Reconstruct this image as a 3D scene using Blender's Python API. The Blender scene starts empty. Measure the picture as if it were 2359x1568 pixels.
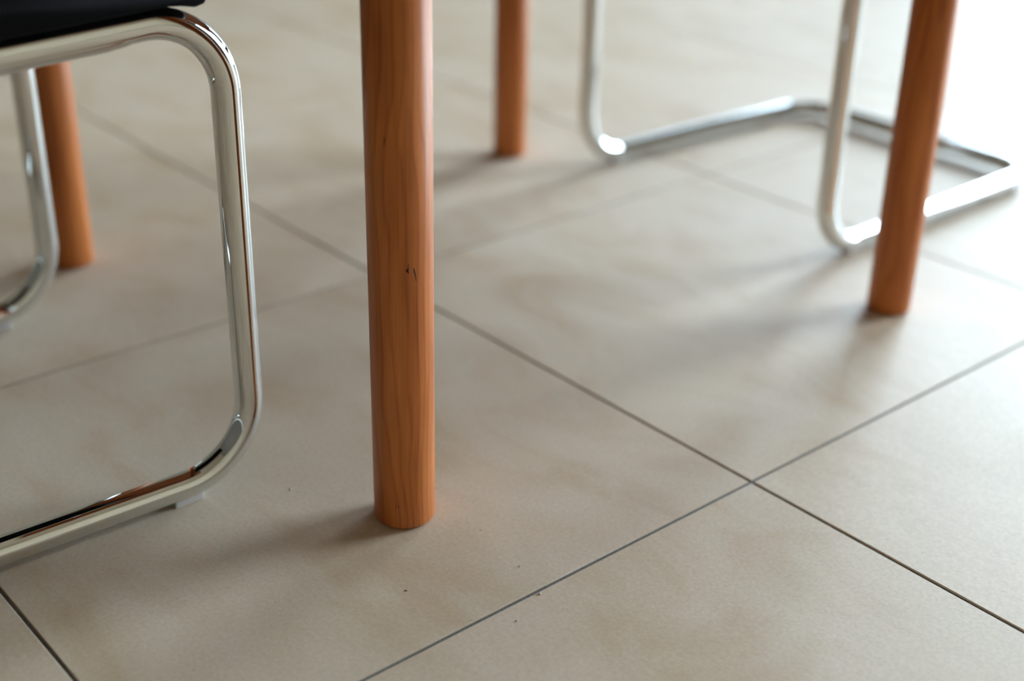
import bpy, bmesh, math, random
from mathutils import Vector, Matrix
random.seed(7)
sc = bpy.context.scene
COL = sc.collection
PI = math.pi

# ------------------------------------------------------------------ camera
F_PX, PITCH, ROLL, YAW = 3140.72, 0.4626334, 0.0229982, 2.4267468
CAM = Vector((0.6643557, -0.2742544, 0.6762892))
cd = bpy.data.cameras.new('camera')
cam = bpy.data.objects.new('camera', cd); COL.objects.link(cam)
cd.sensor_width = 36.0
cd.lens = F_PX / 2359 * 36.0
fwd0 = Vector((math.cos(YAW), math.sin(YAW), 0)); rgt = Vector((math.sin(YAW), -math.cos(YAW), 0))
fw = fwd0 * math.cos(PITCH) - Vector((0, 0, 1)) * math.sin(PITCH)
up = fwd0 * math.sin(PITCH) + Vector((0, 0, 1)) * math.cos(PITCH)
r2 = rgt * math.cos(ROLL) + up * math.sin(ROLL)
u2 = -rgt * math.sin(ROLL) + up * math.cos(ROLL)
m = Matrix(((r2.x, u2.x, -fw.x, CAM.x), (r2.y, u2.y, -fw.y, CAM.y), (r2.z, u2.z, -fw.z, CAM.z), (0, 0, 0, 1)))
cam.matrix_world = m
cd.dof.use_dof = True
cd.dof.focus_distance = 1.115
cd.dof.aperture_fstop = 2.1
cd.clip_start = 0.02
sc.camera = cam

# ------------------------------------------------------------------ sky, sun, exposure
world = bpy.data.worlds.new('world'); sc.world = world; world.use_nodes = True
wn = world.node_tree.nodes; wl = world.node_tree.links
bg = wn['Background']
bg.inputs['Color'].default_value = (0.68, 0.84, 1.0, 1)      # bright overcast-white sky
bg.inputs['Strength'].default_value = 17.0
sd = bpy.data.lights.new('sun', 'SUN'); sun = bpy.data.objects.new('sun', sd); COL.objects.link(sun)
sd.energy = 14.0; sd.angle = math.radians(0.6); sd.color = (1.0, 0.96, 0.9)
az, el = math.radians(120), math.radians(44)
sdir = Vector((math.cos(az) * math.cos(el), math.sin(az) * math.cos(el), math.sin(el)))
sun.rotation_euler = sdir.to_track_quat('Z', 'Y').to_euler()
sun.location = (-1, 5, 5)
sc.view_settings.view_transform = 'Standard'
sc.view_settings.look = 'None'
sc.view_settings.gamma = 1.0
sc.view_settings.use_curve_mapping = False
sc.view_settings.exposure = 0.75
try:
    sc.cycles.max_bounces = 12; sc.cycles.diffuse_bounces = 6; sc.cycles.glossy_bounces = 6
    sc.cycles.use_denoising = True; sc.cycles.caustics_reflective = False
    sc.cycles.sample_clamp_indirect = 8.0
except Exception:
    pass

# room: x from XL to XR, y from YN to YW (window wall), ceiling at H
XL, XR, YN, YW, H = -4.2, 3.6, -2.4, 4.8, 3.35
# openings (x0, x1, head height), from the floor up
WINDOWS = [(-4.12, -2.46, 3.08), (-2.40, -0.75, 3.08), (0.15, 2.05, 3.08)]
for x0, x1, WIN_H in WINDOWS:               # portals: they only guide sampling of the sky
    pl = bpy.data.lights.new('sky_portal', 'AREA'); po = bpy.data.objects.new('sky_portal', pl); COL.objects.link(po)
    pl.shape = 'RECTANGLE'; pl.size = x1 - x0; pl.size_y = WIN_H
    po.location = ((x0 + x1) / 2, YW + 0.12, WIN_H / 2); po.rotation_euler = (-PI / 2, 0, 0)
    pl.cycles.is_portal = True

# ------------------------------------------------------------------ materials
def mat(name):
    m = bpy.data.materials.new(name); m.use_nodes = True
    nt = m.node_tree
    return m, nt, nt.nodes['Principled BSDF']
def N(nt, t, **kw):
    n = nt.nodes.new(t)
    for k, v in kw.items():
        if k in n.inputs: n.inputs[k].default_value = v
        else: setattr(n, k, v)
    return n
def ramp(nt, stops):
    r = nt.nodes.new('ShaderNodeValToRGB'); e = r.color_ramp.elements
    e[0].position, e[0].color = stops[0][0], (*stops[0][1], 1)
    e[1].position, e[1].color = stops[-1][0], (*stops[-1][1], 1)
    for p, c in stops[1:-1]:
        x = e.new(p); x.color = (*c, 1)
    return r
def math_node(nt, op, a, b=None):
    n = nt.nodes.new('ShaderNodeMath'); n.operation = op
    for i, v in enumerate((a, b)):
        if v is None: continue
        if isinstance(v, (int, float)): n.inputs[i].default_value = v
        else: nt.links.new(v, n.inputs[i])
    return n.outputs[0]
def mix_rgb(nt, mode, fac, a, b):
    n = nt.nodes.new('ShaderNodeMix'); n.data_type = 'RGBA'; n.blend_type = mode
    for s, v in ((n.inputs[0], fac), (n.inputs[6], a), (n.inputs[7], b)):
        if isinstance(v, (int, float)): s.default_value = v
        elif isinstance(v, tuple): s.default_value = (*v, 1)
        else: nt.links.new(v, s)
    return n.outputs[2]

def plain(name, col, rough=0.6, **kw):
    m, nt, b = mat(name)
    tc = nt.nodes.new('ShaderNodeTexCoord')
    n = N(nt, 'ShaderNodeTexNoise', Scale=6.0, Detail=4.0)
    nt.links.new(tc.outputs['Object'], n.inputs['Vector'])
    r = ramp(nt, [(0.3, tuple(c * 0.95 for c in col)), (0.7, tuple(min(1, c * 1.04) for c in col))])
    nt.links.new(n.outputs['Fac'], r.inputs['Fac']); nt.links.new(r.outputs['Color'], b.inputs['Base Color'])
    b.inputs['Roughness'].default_value = rough
    for k, v in kw.items(): b.inputs[k].default_value = v
    return m

def tile_material():
    m, nt, b = mat('beige_porcelain'); L = nt.links
    tc = nt.nodes.new('ShaderNodeTexCoord'); oi = nt.nodes.new('ShaderNodeObjectInfo')
    off = nt.nodes.new('ShaderNodeVectorMath'); off.operation = 'MULTIPLY_ADD'
    cmb = nt.nodes.new('ShaderNodeCombineXYZ')
    for i in range(3): L.new(math_node(nt, 'MULTIPLY', oi.outputs['Random'], (37.0, 91.0, 53.0)[i]), cmb.inputs[i])
    L.new(tc.outputs['Object'], off.inputs[0]); off.inputs[1].default_value = (1, 1, 1); L.new(cmb.outputs[0], off.inputs[2])
    v = off.outputs[0]
    mp = nt.nodes.new('ShaderNodeMapping'); mp.inputs['Scale'].default_value = (1.0, 1.7, 1.0); L.new(v, mp.inputs['Vector'])
    cloud = N(nt, 'ShaderNodeTexNoise', Scale=5.5, Detail=7.0, Roughness=0.62, Distortion=0.6); L.new(mp.outputs[0], cloud.inputs['Vector'])
    cr = ramp(nt, [(0.30, (0.57, 0.415, 0.275)), (0.5, (0.66, 0.52, 0.385)), (0.70, (0.70, 0.57, 0.445))])
    L.new(cloud.outputs['Fac'], cr.inputs['Fac'])
    fine = N(nt, 'ShaderNodeTexNoise', Scale=260.0, Detail=3.0, Roughness=0.7); L.new(v, fine.inputs['Vector'])
    fr = ramp(nt, [(0.3, (0.85, 0.835, 0.81)), (0.7, (1.02, 1.02, 1.02))]); L.new(fine.outputs['Fac'], fr.inputs['Fac'])
    c = mix_rgb(nt, 'MULTIPLY', 1.0, cr.outputs['Color'], fr.outputs['Color'])
    # tiny dark and rusty specks fired into the glaze
    vo = N(nt, 'ShaderNodeTexVoronoi', Scale=95.0); L.new(v, vo.inputs['Vector'])
    spot = math_node(nt, 'LESS_THAN', vo.outputs['Distance'], 0.085)
    sep = nt.nodes.new('ShaderNodeSeparateColor'); L.new(vo.outputs['Color'], sep.inputs[0])
    pick = math_node(nt, 'GREATER_THAN', sep.outputs[0], 0.86)
    fac = math_node(nt, 'MULTIPLY', math_node(nt, 'MULTIPLY', spot, pick), 0.45)
    c = mix_rgb(nt, 'MIX', fac, c, (0.30, 0.20, 0.12))
    # each tile very slightly lighter or darker than its neighbour
    vary = math_node(nt, 'MULTIPLY_ADD', oi.outputs['Random'], 0.05)
    vary.node.inputs[2].default_value = 0.965
    hs = nt.nodes.new('ShaderNodeHueSaturation'); L.new(vary, hs.inputs['Value']); L.new(c, hs.inputs['Color'])
    L.new(hs.outputs[0], b.inputs['Base Color'])
    rr = ramp(nt, [(0.35, (0.49,) * 3), (0.65, (0.57,) * 3)]); b.inputs['IOR'].default_value = 1.47; L.new(cloud.outputs['Fac'], rr.inputs['Fac'])
    L.new(rr.outputs['Color'], b.inputs['Roughness'])
    bp = N(nt, 'ShaderNodeBump', Strength=0.10, Distance=0.0006)
    L.new(fine.outputs['Fac'], bp.inputs['Height']); L.new(bp.outputs[0], b.inputs['Normal'])
    return m

def grout_material():
    m, nt, b = mat('grey_grout'); L = nt.links
    tc = nt.nodes.new('ShaderNodeTexCoord')
    n = N(nt, 'ShaderNodeTexNoise', Scale=900.0, Detail=3.0, Roughness=0.8); L.new(tc.outputs['Object'], n.inputs['Vector'])
    r = ramp(nt, [(0.35, (0.11, 0.10, 0.10)), (0.55, (0.17, 0.16, 0.155)), (0.72, (0.40, 0.38, 0.36))])
    L.new(n.outputs['Fac'], r.inputs['Fac']); L.new(r.outputs['Color'], b.inputs['Base Color'])
    b.inputs['Roughness'].default_value = 0.9
    bp = N(nt, 'ShaderNodeBump', Strength=0.6, Distance=0.0004)
    L.new(n.outputs['Fac'], bp.inputs['Height']); L.new(bp.outputs[0], b.inputs['Normal'])
    return m

def wood_material(name, centre=(0.03, 0.012), dark=1.0):
    """cherry: growth rings of a log whose heart lies at `centre` (object space), cut by the turned leg"""
    m, nt, b = mat(name); L = nt.links
    tc = nt.nodes.new('ShaderNodeTexCoord'); oi = nt.nodes.new('ShaderNodeObjectInfo')
    sp = nt.nodes.new('ShaderNodeSeparateXYZ'); L.new(tc.outputs['Object'], sp.inputs[0])
    mp = nt.nodes.new('ShaderNodeMapping'); mp.inputs['Scale'].default_value = (16, 16, 4.0)
    L.new(tc.outputs['Object'], mp.inputs['Vector'])
    wob = N(nt, 'ShaderNodeTexNoise', Scale=1.0, Detail=2.0, Roughness=0.5, Distortion=0.3); L.new(mp.outputs[0], wob.inputs['Vector'])
    w = math_node(nt, 'MULTIPLY', math_node(nt, 'SUBTRACT', wob.outputs['Fac'], 0.5), 0.034)
    dx = math_node(nt, 'SUBTRACT', sp.outputs[0], centre[0]); dy = math_node(nt, 'SUBTRACT', sp.outputs[1], centre[1])
    r2_ = math_node(nt, 'ADD', math_node(nt, 'MULTIPLY', dx, dx), math_node(nt, 'MULTIPLY', dy, dy))
    rad = math_node(nt, 'ADD', math_node(nt, 'SQRT', r2_), w)
    saw = math_node(nt, 'FRACT', math_node(nt, 'MULTIPLY', rad, 150.0))
    ring = ramp(nt, [(0.0, (0.40,) * 3), (0.12, (0.58,) * 3), (0.70, (0.70,) * 3), (0.92, (0.46,) * 3), (1.0, (0.38,) * 3)])
    L.new(saw, ring.inputs['Fac'])
    mp2 = nt.nodes.new('ShaderNodeMapping'); mp2.inputs['Scale'].default_value = (620, 620, 7); L.new(tc.outputs['Object'], mp2.inputs['Vector'])
    fib = N(nt, 'ShaderNodeTexNoise', Scale=1.0, Detail=3.0, Roughness=0.65); L.new(mp2.outputs[0], fib.inputs['Vector'])
    mp3 = nt.nodes.new('ShaderNodeMapping'); mp3.inputs['Scale'].default_value = (45, 45, 6); L.new(tc.outputs['Object'], mp3.inputs['Vector'])
    blo = N(nt, 'ShaderNodeTexNoise', Scale=1.0, Detail=3.0, Roughness=0.55); L.new(mp3.outputs[0], blo.inputs['Vector'])
    t = math_node(nt, 'ADD', math_node(nt, 'MULTIPLY', ring.outputs['Color'], 0.42),
                  math_node(nt, 'ADD', math_node(nt, 'MULTIPLY', fib.outputs['Fac'], 0.30), math_node(nt, 'MULTIPLY', blo.outputs['Fac'], 0.50)))
    k = dark
    cr = ramp(nt, [(0.36, (0.23 * k, 0.054 * k, 0.011 * k)), (0.58, (0.46 * k, 0.128 * k, 0.028 * k)), (0.82, (0.70 * k, 0.235 * k, 0.060 * k))])
    L.new(t, cr.inputs['Fac']); L.new(cr.outputs['Color'], b.inputs['Base Color'])
    b.inputs['Roughness'].default_value = 0.42
    b.inputs['Specular IOR Level'].default_value = 0.35
    bp = N(nt, 'ShaderNodeBump', Strength=0.12, Distance=0.0004)
    L.new(fib.outputs['Fac'], bp.inputs['Height']); L.new(bp.outputs[0], b.inputs['Normal'])
    return m

def chrome_material():
    m, nt, b = mat('polished_chrome'); L = nt.links
    b.inputs['Metallic'].default_value = 1.0
    tc = nt.nodes.new('ShaderNodeTexCoord')
    n = N(nt, 'ShaderNodeTexNoise', Scale=40.0, Detail=3.0); L.new(tc.outputs['Object'], n.inputs['Vector'])
    r = ramp(nt, [(0.3, (0.025,) * 3), (0.8, (0.07,) * 3)]); L.new(n.outputs['Fac'], r.inputs['Fac']); L.new(r.outputs['Color'], b.inputs['Roughness'])
    b.inputs['Base Color'].default_value = (0.72, 0.725, 0.715, 1)
    bp = N(nt, 'ShaderNodeBump', Strength=0.03, Distance=0.001)
    L.new(n.outputs['Fac'], bp.inputs['Height']); L.new(bp.outputs[0], b.inputs['Normal'])
    return m

def leather_material():
    m, nt, b = mat('black_leather'); L = nt.links
    tc = nt.nodes.new('ShaderNodeTexCoord')
    n = N(nt, 'ShaderNodeTexVoronoi', Scale=420.0); L.new(tc.outputs['Object'], n.inputs['Vector'])
    b.inputs['Base Color'].default_value = (0.006, 0.006, 0.007, 1)
    b.inputs['Roughness'].default_value = 0.6
    b.inputs['Specular IOR Level'].default_value = 0.05
    bp = N(nt, 'ShaderNodeBump', Strength=0.12, Distance=0.0004)
    L.new(n.outputs['Distance'], bp.inputs['Height']); L.new(bp.outputs[0], b.inputs['Normal'])
    return m

def glass_material():
    m = bpy.data.materials.new('window_glass'); m.use_nodes = True
    nt = m.node_tree; nt.nodes.clear()
    out = nt.nodes.new('ShaderNodeOutputMaterial'); mx = nt.nodes.new('ShaderNodeMixShader')
    tr = nt.nodes.new('ShaderNodeBsdfTransparent'); tr.inputs[0].default_value = (0.95, 0.97, 0.96, 1)
    gl = nt.nodes.new('ShaderNodeBsdfGlossy'); gl.inputs['Roughness'].default_value = 0.02
    fr = nt.nodes.new('ShaderNodeFresnel'); fr.inputs[0].default_value = 1.45
    nt.links.new(fr.outputs[0], mx.inputs[0]); nt.links.new(tr.outputs[0], mx.inputs[1]); nt.links.new(gl.outputs[0], mx.inputs[2])
    nt.links.new(mx.outputs[0], out.inputs[0])
    return m

def diffuser_material():  # cloth of the added drape, translucency set for a softer floor sheen
    m = bpy.data.materials.new('diffuser_linen'); m.use_nodes = True
    nt = m.node_tree; nt.nodes.clear()
    out = nt.nodes.new('ShaderNodeOutputMaterial'); ad = nt.nodes.new('ShaderNodeAddShader')
    w = N(nt, 'ShaderNodeTexNoise', Scale=300.0); tc = nt.nodes.new('ShaderNodeTexCoord'); nt.links.new(tc.outputs['Object'], w.inputs['Vector'])
    r = ramp(nt, [(0.3, (0.23, 0.245, 0.27)), (0.7, (0.29, 0.305, 0.33))]); nt.links.new(w.outputs['Fac'], r.inputs['Fac'])
    d = nt.nodes.new('ShaderNodeBsdfDiffuse'); d.inputs[0].default_value = (0.50, 0.49, 0.47, 1)
    t = nt.nodes.new('ShaderNodeBsdfTranslucent'); nt.links.new(r.outputs['Color'], t.inputs[0])
    nt.links.new(d.outputs[0], ad.inputs[0]); nt.links.new(t.outputs[0], ad.inputs[1]); nt.links.new(ad.outputs[0], out.inputs[0])
    return m

def glide_material():
    m, nt, b = mat('clear_plastic')
    b.inputs['Base Color'].default_value = (0.80, 0.76, 0.74, 1)
    b.inputs['Roughness'].default_value = 0.25
    b.inputs['Transmission Weight'].default_value = 0.35
    tc = nt.nodes.new('ShaderNodeTexCoord'); n = N(nt, 'ShaderNodeTexNoise', Scale=200.0)
    nt.links.new(tc.outputs['Object'], n.inputs['Vector'])
    bp = N(nt, 'ShaderNodeBump', Strength=0.2, Distance=0.0005)
    nt.links.new(n.outputs['Fac'], bp.inputs['Height']); nt.links.new(bp.outputs[0], b.inputs['Normal'])
    return m

M_TILE, M_GROUT = tile_material(), grout_material()
M_WOOD = wood_material('cherry_wood')
M_TOP = wood_material('cherry_wood_top', (0.3, -2.0), 0.55)
M_CHROME, M_LEATHER, M_GLASS, M_GLIDE = chrome_material(), leather_material(), glass_material(), glide_material()
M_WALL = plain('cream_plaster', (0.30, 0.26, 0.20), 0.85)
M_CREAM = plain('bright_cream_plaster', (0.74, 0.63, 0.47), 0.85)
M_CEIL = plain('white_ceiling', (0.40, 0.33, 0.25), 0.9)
M_TAUPE = plain('taupe_wall', (0.10, 0.08, 0.06), 0.8)
M_TRIM = plain('white_paint', (0.80, 0.80, 0.78), 0.35)
M_FRAME = plain('white_window_frame', (0.82, 0.83, 0.84), 0.3)
M_TERRACE = plain('pale_terrace_stone', (0.62, 0.60, 0.56), 0.8)
M_DIFFUSER = diffuser_material()
M_KNOT = plain('dark_knot', (0.012, 0.008, 0.006), 0.7)
M_RUBBER = plain('dark_felt', (0.05, 0.045, 0.04), 0.9)

# ------------------------------------------------------------------ helpers
def obj(name, bm, m, parent=None, smooth=False, loc=None):
    me = bpy.data.meshes.new(name)
    bmesh.ops.recalc_face_normals(bm, faces=bm.faces[:])
    bm.to_mesh(me); bm.free()
    if m: me.materials.append(m)
    if smooth:
        for p in me.polygons: p.use_smooth = True
    o = bpy.data.objects.new(name, me); COL.objects.link(o)
    if parent: o.parent = parent
    if loc is not None: o.location = loc
    return o
def thing(name, label, cat, loc=(0, 0, 0), rotz=0.0, group=None):
    o = bpy.data.objects.new(name, None); COL.objects.link(o)
    o.location = loc; o.rotation_euler = (0, 0, rotz); o.empty_display_size = 0.1
    o['label'] = label; o['category'] = cat
    if group: o['group'] = group
    return o
def tag(o, label, cat, group=None):
    o['label'] = label; o['category'] = cat
    if group: o['group'] = group
    return o
def struct(o):
    o['kind'] = 'structure'; return o
def add_box(bm, a, b, bevel=0.0, seg=1):
    c = [(a[i] + b[i]) / 2 for i in range(3)]; s = [abs(b[i] - a[i]) for i in range(3)]
    r = bmesh.ops.create_cube(bm, size=1.0, matrix=Matrix.Translation(c) @ Matrix.Diagonal((*s, 1)))
    if bevel > 0:
        es = list({e for v in r['verts'] for e in v.link_edges})
        bmesh.ops.bevel(bm, geom=es, offset=bevel, segments=seg, profile=0.5, affect='EDGES')
    return bm
def box(name, a, b, m, parent=None, bevel=0.0, seg=1, smooth=False):
    return obj(name, add_box(bmesh.new(), a, b, bevel, seg), m, parent, smooth)
def fillet(points, radii, steps=14):
    """polyline with rounded corners"""
    P = [Vector(p) for p in points]; out = [P[0]]
    for i in range(1, len(P) - 1):
        a, b, c, r = P[i - 1], P[i], P[i + 1], radii[i]
        d1 = (a - b).normalized(); d2 = (c - b).normalized()
        half = d1.angle(d2) / 2
        t = r / math.tan(half)
        s = b + d1 * t; e = b + d2 * t
        cen = b + (d1 + d2).normalized() * (r / math.sin(half))
        v0 = s - cen; v1 = e - cen; ang = v0.angle(v1); ax = v0.cross(v1).normalized()
        for k in range(steps + 1):
            out.append(cen + Matrix.Rotation(ang * k / steps, 3, ax) @ v0)
    out.append(P[-1]); return out
def sweep(bm, path, r, n=40, cap=True):
    T = []
    for i in range(len(path)):
        a = path[max(0, i - 1)]; b = path[min(len(path) - 1, i + 1)]
        T.append((b - a).normalized())
    ref = Vector((1, 0, 0)) if abs(T[0].x) < 0.9 else Vector((0, 1, 0))
    u = (ref - T[0] * ref.dot(T[0])).normalized(); rings = []
    for i, p in enumerate(path):
        if i:
            q = T[i - 1].rotation_difference(T[i]); u = q @ u
            u = (u - T[i] * u.dot(T[i])).normalized()
        v = T[i].cross(u)
        rings.append([bm.verts.new(p + (u * math.cos(2 * PI * k / n) + v * math.sin(2 * PI * k / n)) * r) for k in range(n)])
    for i in range(len(rings) - 1):
        for k in range(n):
            bm.faces.new((rings[i][k], rings[i][(k + 1) % n], rings[i + 1][(k + 1) % n], rings[i + 1][k]))
    if cap:
        bm.faces.new(rings[0][::-1]); bm.faces.new(rings[-1])
    return bm
def lathe(bm, prof, n=96):
    """prof: list of (radius, z)"""
    rings = [[bm.verts.new((r * math.cos(2 * PI * k / n), r * math.sin(2 * PI * k / n), z)) for k in range(n)] for r, z in prof]
    for i in range(len(rings) - 1):
        for k in range(n):
            bm.faces.new((rings[i][k], rings[i][(k + 1) % n], rings[i + 1][(k + 1) % n], rings[i + 1][k]))
    bm.faces.new(rings[0][::-1]); bm.faces.new(rings[-1])
    return bm

# ------------------------------------------------------------------ floor: grout bed + separate tiles
T, J, TH, GD = 0.6, 0.0034, 0.009, 0.0016
floor = struct(box('floor', (XL - 0.1, YN - 0.1, -0.12), (XR + 0.1, YW + 0.1, -GD), M_GROUT))
bm = bmesh.new(); h = (T - J) / 2; cb = 0.0005     # one tile, arris eased by half a millimetre
lo = [bm.verts.new((sx * h, sy * h, -TH)) for sx, sy in ((-1, -1), (1, -1), (1, 1), (-1, 1))]
mi = [bm.verts.new((sx * h, sy * h, -cb)) for sx, sy in ((-1, -1), (1, -1), (1, 1), (-1, 1))]
tp = [bm.verts.new((sx * (h - cb), sy * (h - cb), 0)) for sx, sy in ((-1, -1), (1, -1), (1, 1), (-1, 1))]
for k in range(4):
    q = (k + 1) % 4
    bm.faces.new((lo[k], lo[q], mi[q], mi[k])); bm.faces.new((mi[k], mi[q], tp[q], tp[k]))
bm.faces.new(tp); bm.faces.new(lo[::-1])
tile0 = None
ix0, ix1 = round(XL / T), round(XR / T); iy0, iy1 = round(YN / T), round(YW / T)
for i in range(ix0, ix1):
    for j in range(iy0, iy1):
        if tile0 is None:
            t = tile0 = obj('tile', bm, M_TILE, floor)
        else:
            t = tile0.copy(); COL.objects.link(t)
        t.location = ((i + 0.5) * T, (j + 0.5) * T, random.uniform(-0.0001, 0.0))

# ------------------------------------------------------------------ walls, ceiling, glazing
WT = 0.15
struct(box('wall_left', (XL - WT, YN - WT, -0.12), (XL, YW + 0.2, H), M_WALL))
struct(box('wall_right', (XR, YN - WT, -0.12), (XR + WT, YW + 0.2, H), M_CREAM))
struct(box('wall_front', (XL, YN - WT, -0.12), (XR, YN, H), M_TAUPE))
struct(box('ceiling', (XL - WT, YN - WT, H), (XR + WT, YW + 0.2, H + 0.15), M_CEIL))
bm = bmesh.new(); xs = XL
for x0, x1, WIN_H in WINDOWS:
    add_box(bm, (xs, YW, -0.12), (x0, YW + 0.2, H)); xs = x1
    add_box(bm, (x0, YW, WIN_H), (x1, YW + 0.2, H)); add_box(bm, (x0, YW, -0.12), (x1, YW + 0.2, 0.0))
add_box(bm, (xs, YW, -0.12), (XR, YW + 0.2, H))
struct(obj('wall_back', bm, M_WALL))
for n, (x0, x1, WIN_H) in enumerate(WINDOWS):
    f = 0.045; y0, y1 = YW + 0.06, YW + 0.11
    bm = bmesh.new()
    add_box(bm, (x0, y0, 0.0), (x0 + f, y1, WIN_H), 0.004); add_box(bm, (x1 - f, y0, 0.0), (x1, y1, WIN_H), 0.004)
    add_box(bm, (x0 + f, y0, 0.0), (x1 - f, y1, f), 0.004); add_box(bm, (x0 + f, y0, WIN_H - f), (x1 - f, y1, WIN_H), 0.004)
    w = struct(obj('window_%d' % (n + 1), bm, M_FRAME))
    box('pane', (x0 + f, y0 + 0.018, f), (x1 - f, y0 + 0.024, WIN_H - f), M_GLASS, w)
# unseen linen drape added over the left-hand pane to dim sky and stop sun
def diffuser_curtain(p0, p1, nrm, label):
    p0 = (*p0, 0); p1 = (*p1, 0); bm = bmesh.new(); rows = []; L_ = (Vector(p1) - Vector(p0)).length; n = int(L_ * 104)
    for k in range(n + 1):
        t = k / n; p = Vector(p0).lerp(Vector(p1), t); s = t * L_
        d = 0.030 * math.sin(s * 54) + 0.008 * math.sin(s * 23)
        rows.append([bm.verts.new((p.x + nrm[0] * (d + e), p.y + nrm[1] * (d + e), z)) for z, e in ((0.015, 0.004), (1.0, 0.0), (2.0, -0.004), (3.18, 0.0))])
    for a, b in zip(rows, rows[1:]):
        for j in range(3): bm.faces.new((a[j], b[j], b[j + 1], a[j + 1]))
    tag(obj('diffuser_curtain', bm, M_DIFFUSER, None, True), label, 'diffuser_curtain')
diffuser_curtain((-4.07, YW - 0.10), (-2.42, YW - 0.10), (0, 1), 'unseen linen drape added to soften the window light, left end of the glazing')
struct(box('added_trim_1', (-4.0, YW - 0.03, 3.09), (3.0, YW, 3.33), M_TOP, bevel=0.003))     # unseen cherry board added over the glazing for orange reflections in the chrome
bh, bt = 0.06, 0.012
struct(box('baseboard_left', (XL, YN, 0), (XL + bt, YW, bh), M_TRIM, bevel=0.002))
struct(box('baseboard_right', (XR - bt, YN, 0), (XR, YW, bh), M_TRIM, bevel=0.002))
struct(box('baseboard_front', (XL + bt, YN, 0), (XR - bt, YN + bt, bh), M_TRIM, bevel=0.002))
bm = bmesh.new(); xs = XL + bt
for x0, x1, _ in WINDOWS + [(XR - bt, None, 0)]:
    add_box(bm, (xs, YW - bt, 0), (x0, YW, bh), 0.002); xs = x1
struct(obj('baseboard_back', bm, M_TRIM))
bm = add_box(bmesh.new(), (-16, YW + 0.2, -0.25), (14, 18, -0.02)); add_box(bm, (-16, -4, -0.25), (XL - WT, YW + 0.2, -0.02))
struct(obj('terrace', bm, M_TERRACE))

# ------------------------------------------------------------------ table
TC = Vector((-0.504, 0.672, 0)); LR = 0.0267
LEGS = [(-0.157, 0.318), (-0.152, 1.022), (-0.852, 1.028), (-0.860, 0.328)]
table = thing('dining_table', 'cherry wood dining table on four plain round legs, between the two chrome chairs', 'table', TC)
TZ = 0.715
def leg_mesh(R):
    return lathe(bmesh.new(), [(R - 0.0022, 0.0012), (R - 0.0008, 0.0018), (R, 0.0036), (R, TZ)])
front_leg = None
for n, (x, y) in enumerate(LEGS):
    R = LR if n == 0 else 0.0252
    lg = obj('leg', leg_mesh(R), M_WOOD, table, True, Vector((x, y, 0)) - TC)
    lg.rotation_euler = (0, 0, (0.35, 2.2, 4.0, 5.1)[n])
    if n == 0: front_leg = lg; lg['label'] = 'front leg with small black knots'
    g = obj('felt_pad', lathe(bmesh.new(), [(R - 0.003, 0.0), (R - 0.003, 0.0013)], 48), M_RUBBER, lg)
# knots and bark slits of the front leg, lying in its surface (angle deg, z)
a0 = math.degrees(front_leg.rotation_euler.z)
def knot(poly):
    bm = bmesh.new(); top = []; bot = []
    for a, z in poly:
        t = math.radians(a - a0)
        top.append(bm.verts.new(((LR + 0.00015) * math.cos(t), (LR + 0.00015) * math.sin(t), z)))
        bot.append(bm.verts.new(((LR - 0.0008) * math.cos(t), (LR - 0.0008) * math.sin(t), z)))
    bm.faces.new(top); bm.faces.new(bot[::-1]); n = len(poly)
    for k in range(n): bm.faces.new((bot[k], bot[(k + 1) % n], top[(k + 1) % n], top[k]))
    o = obj('knot', bm, M_KNOT, front_leg); o['label'] = 'small black knot mark'
knot([(-21.9, 0.2512), (-22.6, 0.2505), (-23.6, 0.2475), (-26.6, 0.2455), (-27.0, 0.2450), (-24.5, 0.2436), (-21.6, 0.2424), (-22.6, 0.2447)])
knot([(-13.2, 0.2472), (-12.0, 0.2458), (-10.0, 0.2420), (-8.9, 0.2380), (-8.5, 0.2343), (-9.8, 0.2375), (-11.9, 0.2420), (-13.4, 0.2450)])
knot([(-58.6, 0.3545), (-57.8, 0.3530), (-58.6, 0.3490), (-59.2, 0.3455), (-59.9, 0.3500)])
knot([(-47.6, 0.0256), (-46.4, 0.0252), (-46.2, 0.0243), (-47.2, 0.0238), (-48.2, 0.0246)])
knot([(-51.8, 0.0290), (-51.4, 0.0285), (-52.0, 0.0245), (-52.8, 0.0190), (-52.6, 0.0245)])
box('tabletop', (-0.50, -0.50, TZ), (0.50, 0.50, TZ + 0.025), M_TOP, table, 0.004, 2)
for sg in (-1, 1):
    box('apron', (-0.325, sg * 0.352 - 0.01, TZ - 0.07), (0.325, sg * 0.352 + 0.01, TZ), M_TOP, table)
    box('apron', (sg * 0.350 - 0.01, -0.325, TZ - 0.07), (sg * 0.350 + 0.01, 0.325, TZ), M_TOP, table)

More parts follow.
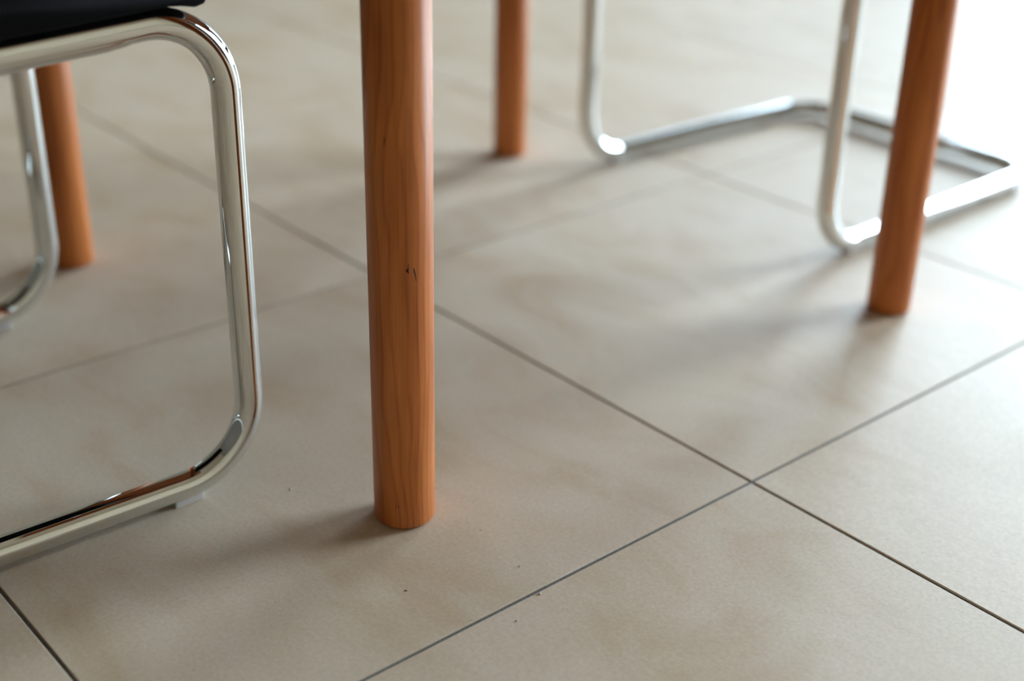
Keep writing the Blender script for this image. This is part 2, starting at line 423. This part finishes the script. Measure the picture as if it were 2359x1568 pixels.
# ------------------------------------------------------------------ cantilever chairs
W, TR, ZR = 0.2209, 0.0125, 0.0165
def chair_path():
    pts = [(W, -0.515, 0.82), (W, -0.425, 0.406), (W, 0, 0.4285), (W, 0, ZR), (W - 0.0099, -0.500, ZR)]
    rad = [0, 0.07, 0.062, 0.070, 0.058]
    full = pts + [(-x, y, z) for x, y, z in pts[::-1]]
    return fillet(full, rad + rad[::-1], 16)
def seat_bm():
    """upholstered slab with rounded side edges and a waterfall front lip"""
    bm = bmesh.new()
    hw = W + 0.0185; yb, yf = -0.385, -0.019
    slope = 0.0225 / 0.425
    prof = []      # closed side outline (y, z) at full width
    zb = lambda y: 0.4285 + slope * y + 0.0127
    ys = [yb + (yf - 0.03 - yb) * k / 10 for k in range(11)]
    for y in ys: prof.append((y, zb(y)))
    prof += [(yf - 0.020, zb(yf - 0.03) - 0.0008), (yf - 0.009, zb(yf - 0.03) - 0.0030), (yf - 0.003, zb(yf - 0.03) - 0.0015), (yf, zb(yf - 0.03) + 0.003),
             (yf + 0.0015, zb(yf) + 0.016), (yf - 0.003, zb(yf) + 0.027), (yf - 0.014, zb(yf) + 0.034), (yf - 0.035, zb(yf) + 0.038)]
    for y in ys[::-1][1:]: prof.append((y, zb(y) + 0.040))
    cols = [(-hw, 0.82), (-hw + 0.0015, 0.94), (-hw + 0.006, 1.0), (-hw * 0.5, 1.0), (0, 1.0), (hw * 0.5, 1.0), (hw - 0.006, 1.0), (hw - 0.0015, 0.94), (hw, 0.82)]
    rings = []
    n = len(prof)
    for x, s in cols:
        ring = []
        for y, z in prof:
            zc = zb(y) + 0.020
            ring.append(bm.verts.new((x, y, zc + (z - zc) * s)))
        rings.append(ring)
    for i in range(len(rings) - 1):
        for k in range(n):
            bm.faces.new((rings[i][k], rings[i][(k + 1) % n], rings[i + 1][(k + 1) % n], rings[i + 1][k]))
    bm.faces.new(rings[0][::-1]); bm.faces.new(rings[-1])
    return bm
def back_bm():
    bm = bmesh.new(); nx, nz = 12, 8
    F_, B_ = [], []
    for j in range(nz + 1):
        z = 0.56 + 0.27 * j / nz; yc = -0.425 - (z - 0.406) * 0.2174
        rf, rb = [], []
        for i in range(nx + 1):
            x = -W + 2 * W * i / nx; bow = -0.02 * (1 - (x / W) ** 2)
            th = 0.011 if 0 < j < nz else 0.006
            rf.append(bm.verts.new((x * 1.03, yc + bow + 0.016 + th, z))); rb.append(bm.verts.new((x * 1.03, yc + bow + 0.016 - th, z)))
        F_.append(rf); B_.append(rb)
    for j in range(nz):
        for i in range(nx):
            bm.faces.new((F_[j][i], F_[j][i + 1], F_[j + 1][i + 1], F_[j + 1][i])); bm.faces.new((B_[j][i], B_[j + 1][i], B_[j + 1][i + 1], B_[j][i + 1]))
        bm.faces.new((F_[j][0], F_[j + 1][0], B_[j + 1][0], B_[j][0])); bm.faces.new((F_[j][nx], B_[j][nx], B_[j + 1][nx], F_[j + 1][nx]))
    for i in range(nx):
        bm.faces.new((F_[0][i], B_[0][i], B_[0][i + 1], F_[0][i + 1])); bm.faces.new((F_[nz][i], F_[nz][i + 1], B_[nz][i + 1], B_[nz][i]))
    return bm
def make_chair(loc, rot, label):
    t = thing('cantilever_chair', label, 'chair', loc, rot, 'chrome cantilever chairs at the table')
    obj('frame', sweep(bmesh.new(), chair_path(), TR), M_CHROME, t, True)
    obj('seat', seat_bm(), M_LEATHER, t, True)
    obj('backrest', back_bm(), M_LEATHER, t, True)
    for s in (-1, 1):
        # holding strip welded under the seat tube, its front end rounded off
        sl = 0.0225 / 0.425
        p = [Vector((s * W, y, 0.4285 + sl * y - dz)) for y, dz in ((-0.36, 0.0), (-0.355, 0.0035), (-0.10, 0.0035), (-0.085, 0.0028), (-0.073, 0.0008))]
        obj('seat_bracket', sweep(bmesh.new(), p, 0.0112, 24), M_CHROME, t, True)
        for yc in (-0.068, -0.40):
            xx = s * (W - 0.0099 * (-yc) / 0.497)
            bm = add_box(bmesh.new(), (xx - 0.0065, yc - 0.014, 0.0), (xx + 0.0065, yc + 0.014, 0.0075), 0.0012, 2)
            g = obj('glide', bm, M_GLIDE, t); g['label'] = 'clear plastic floor glide'
    return t
make_chair((-0.5138, 0.2487, 0), -0.0079, 'tubular chrome chair with black seat, its seat edge cut off at top left')
make_chair((-0.5074, 1.0669, 0), PI - 0.0160, 'tubular chrome chair opposite, its looped floor runners seen whole behind the right table leg')

# ------------------------------------------------------------------ crumbs on the tiles
def crumb(x, y, s, col, label, rot=0.0):
    m_ = plain('crumb_' + label.split()[1], col, 0.7)
    bm = bmesh.new(); bmesh.ops.create_icosphere(bm, subdivisions=2, radius=1.0)
    rnd = random.Random(int(x * 1e5) & 0xffff)
    for v in bm.verts:
        v.co *= rnd.uniform(0.75, 1.1); v.co = Vector((v.co.x * s[0], v.co.y * s[1], max(v.co.z, -0.6) * s[2] + 0.6 * s[2]))
    o = obj('crumb', bm, m_, None, False, (x, y, 0)); o.rotation_euler = (0, 0, rot)
    tag(o, label, 'crumb', 'crumbs on the tiled floor')
crumb(-0.0668, 0.2527, (0.0014, 0.0005, 0.0003), (0.03, 0.025, 0.02), 'tiny black sliver on the beige tile just in front of the front table leg', 0.6)
crumb(0.0190, 0.2969, (0.0006, 0.0006, 0.0005), (0.08, 0.02, 0.01), 'tiny dark red crumb on the nearest tile, below the grey joint')
crumb(-0.2530, 0.2607, (0.0013, 0.0010, 0.0009), (0.75, 0.66, 0.52), 'tiny cream crumb on the tile between chair glide and front table leg')
crumb(-0.0954, 0.3541, (0.0008, 0.0006, 0.0004), (0.55, 0.22, 0.05), 'tiny orange crumb on the tile right of the front table leg foot')
crumb(0.0047, 0.3346, (0.0014, 0.0009, 0.0008), (0.80, 0.74, 0.66), 'tiny white crumb lying against the lower edge of the grey joint')
crumb(-0.0345, 0.3469, (0.0009, 0.0006, 0.0005), (0.78, 0.74, 0.66), 'tiny pale crumb on the tile just above the grey joint')
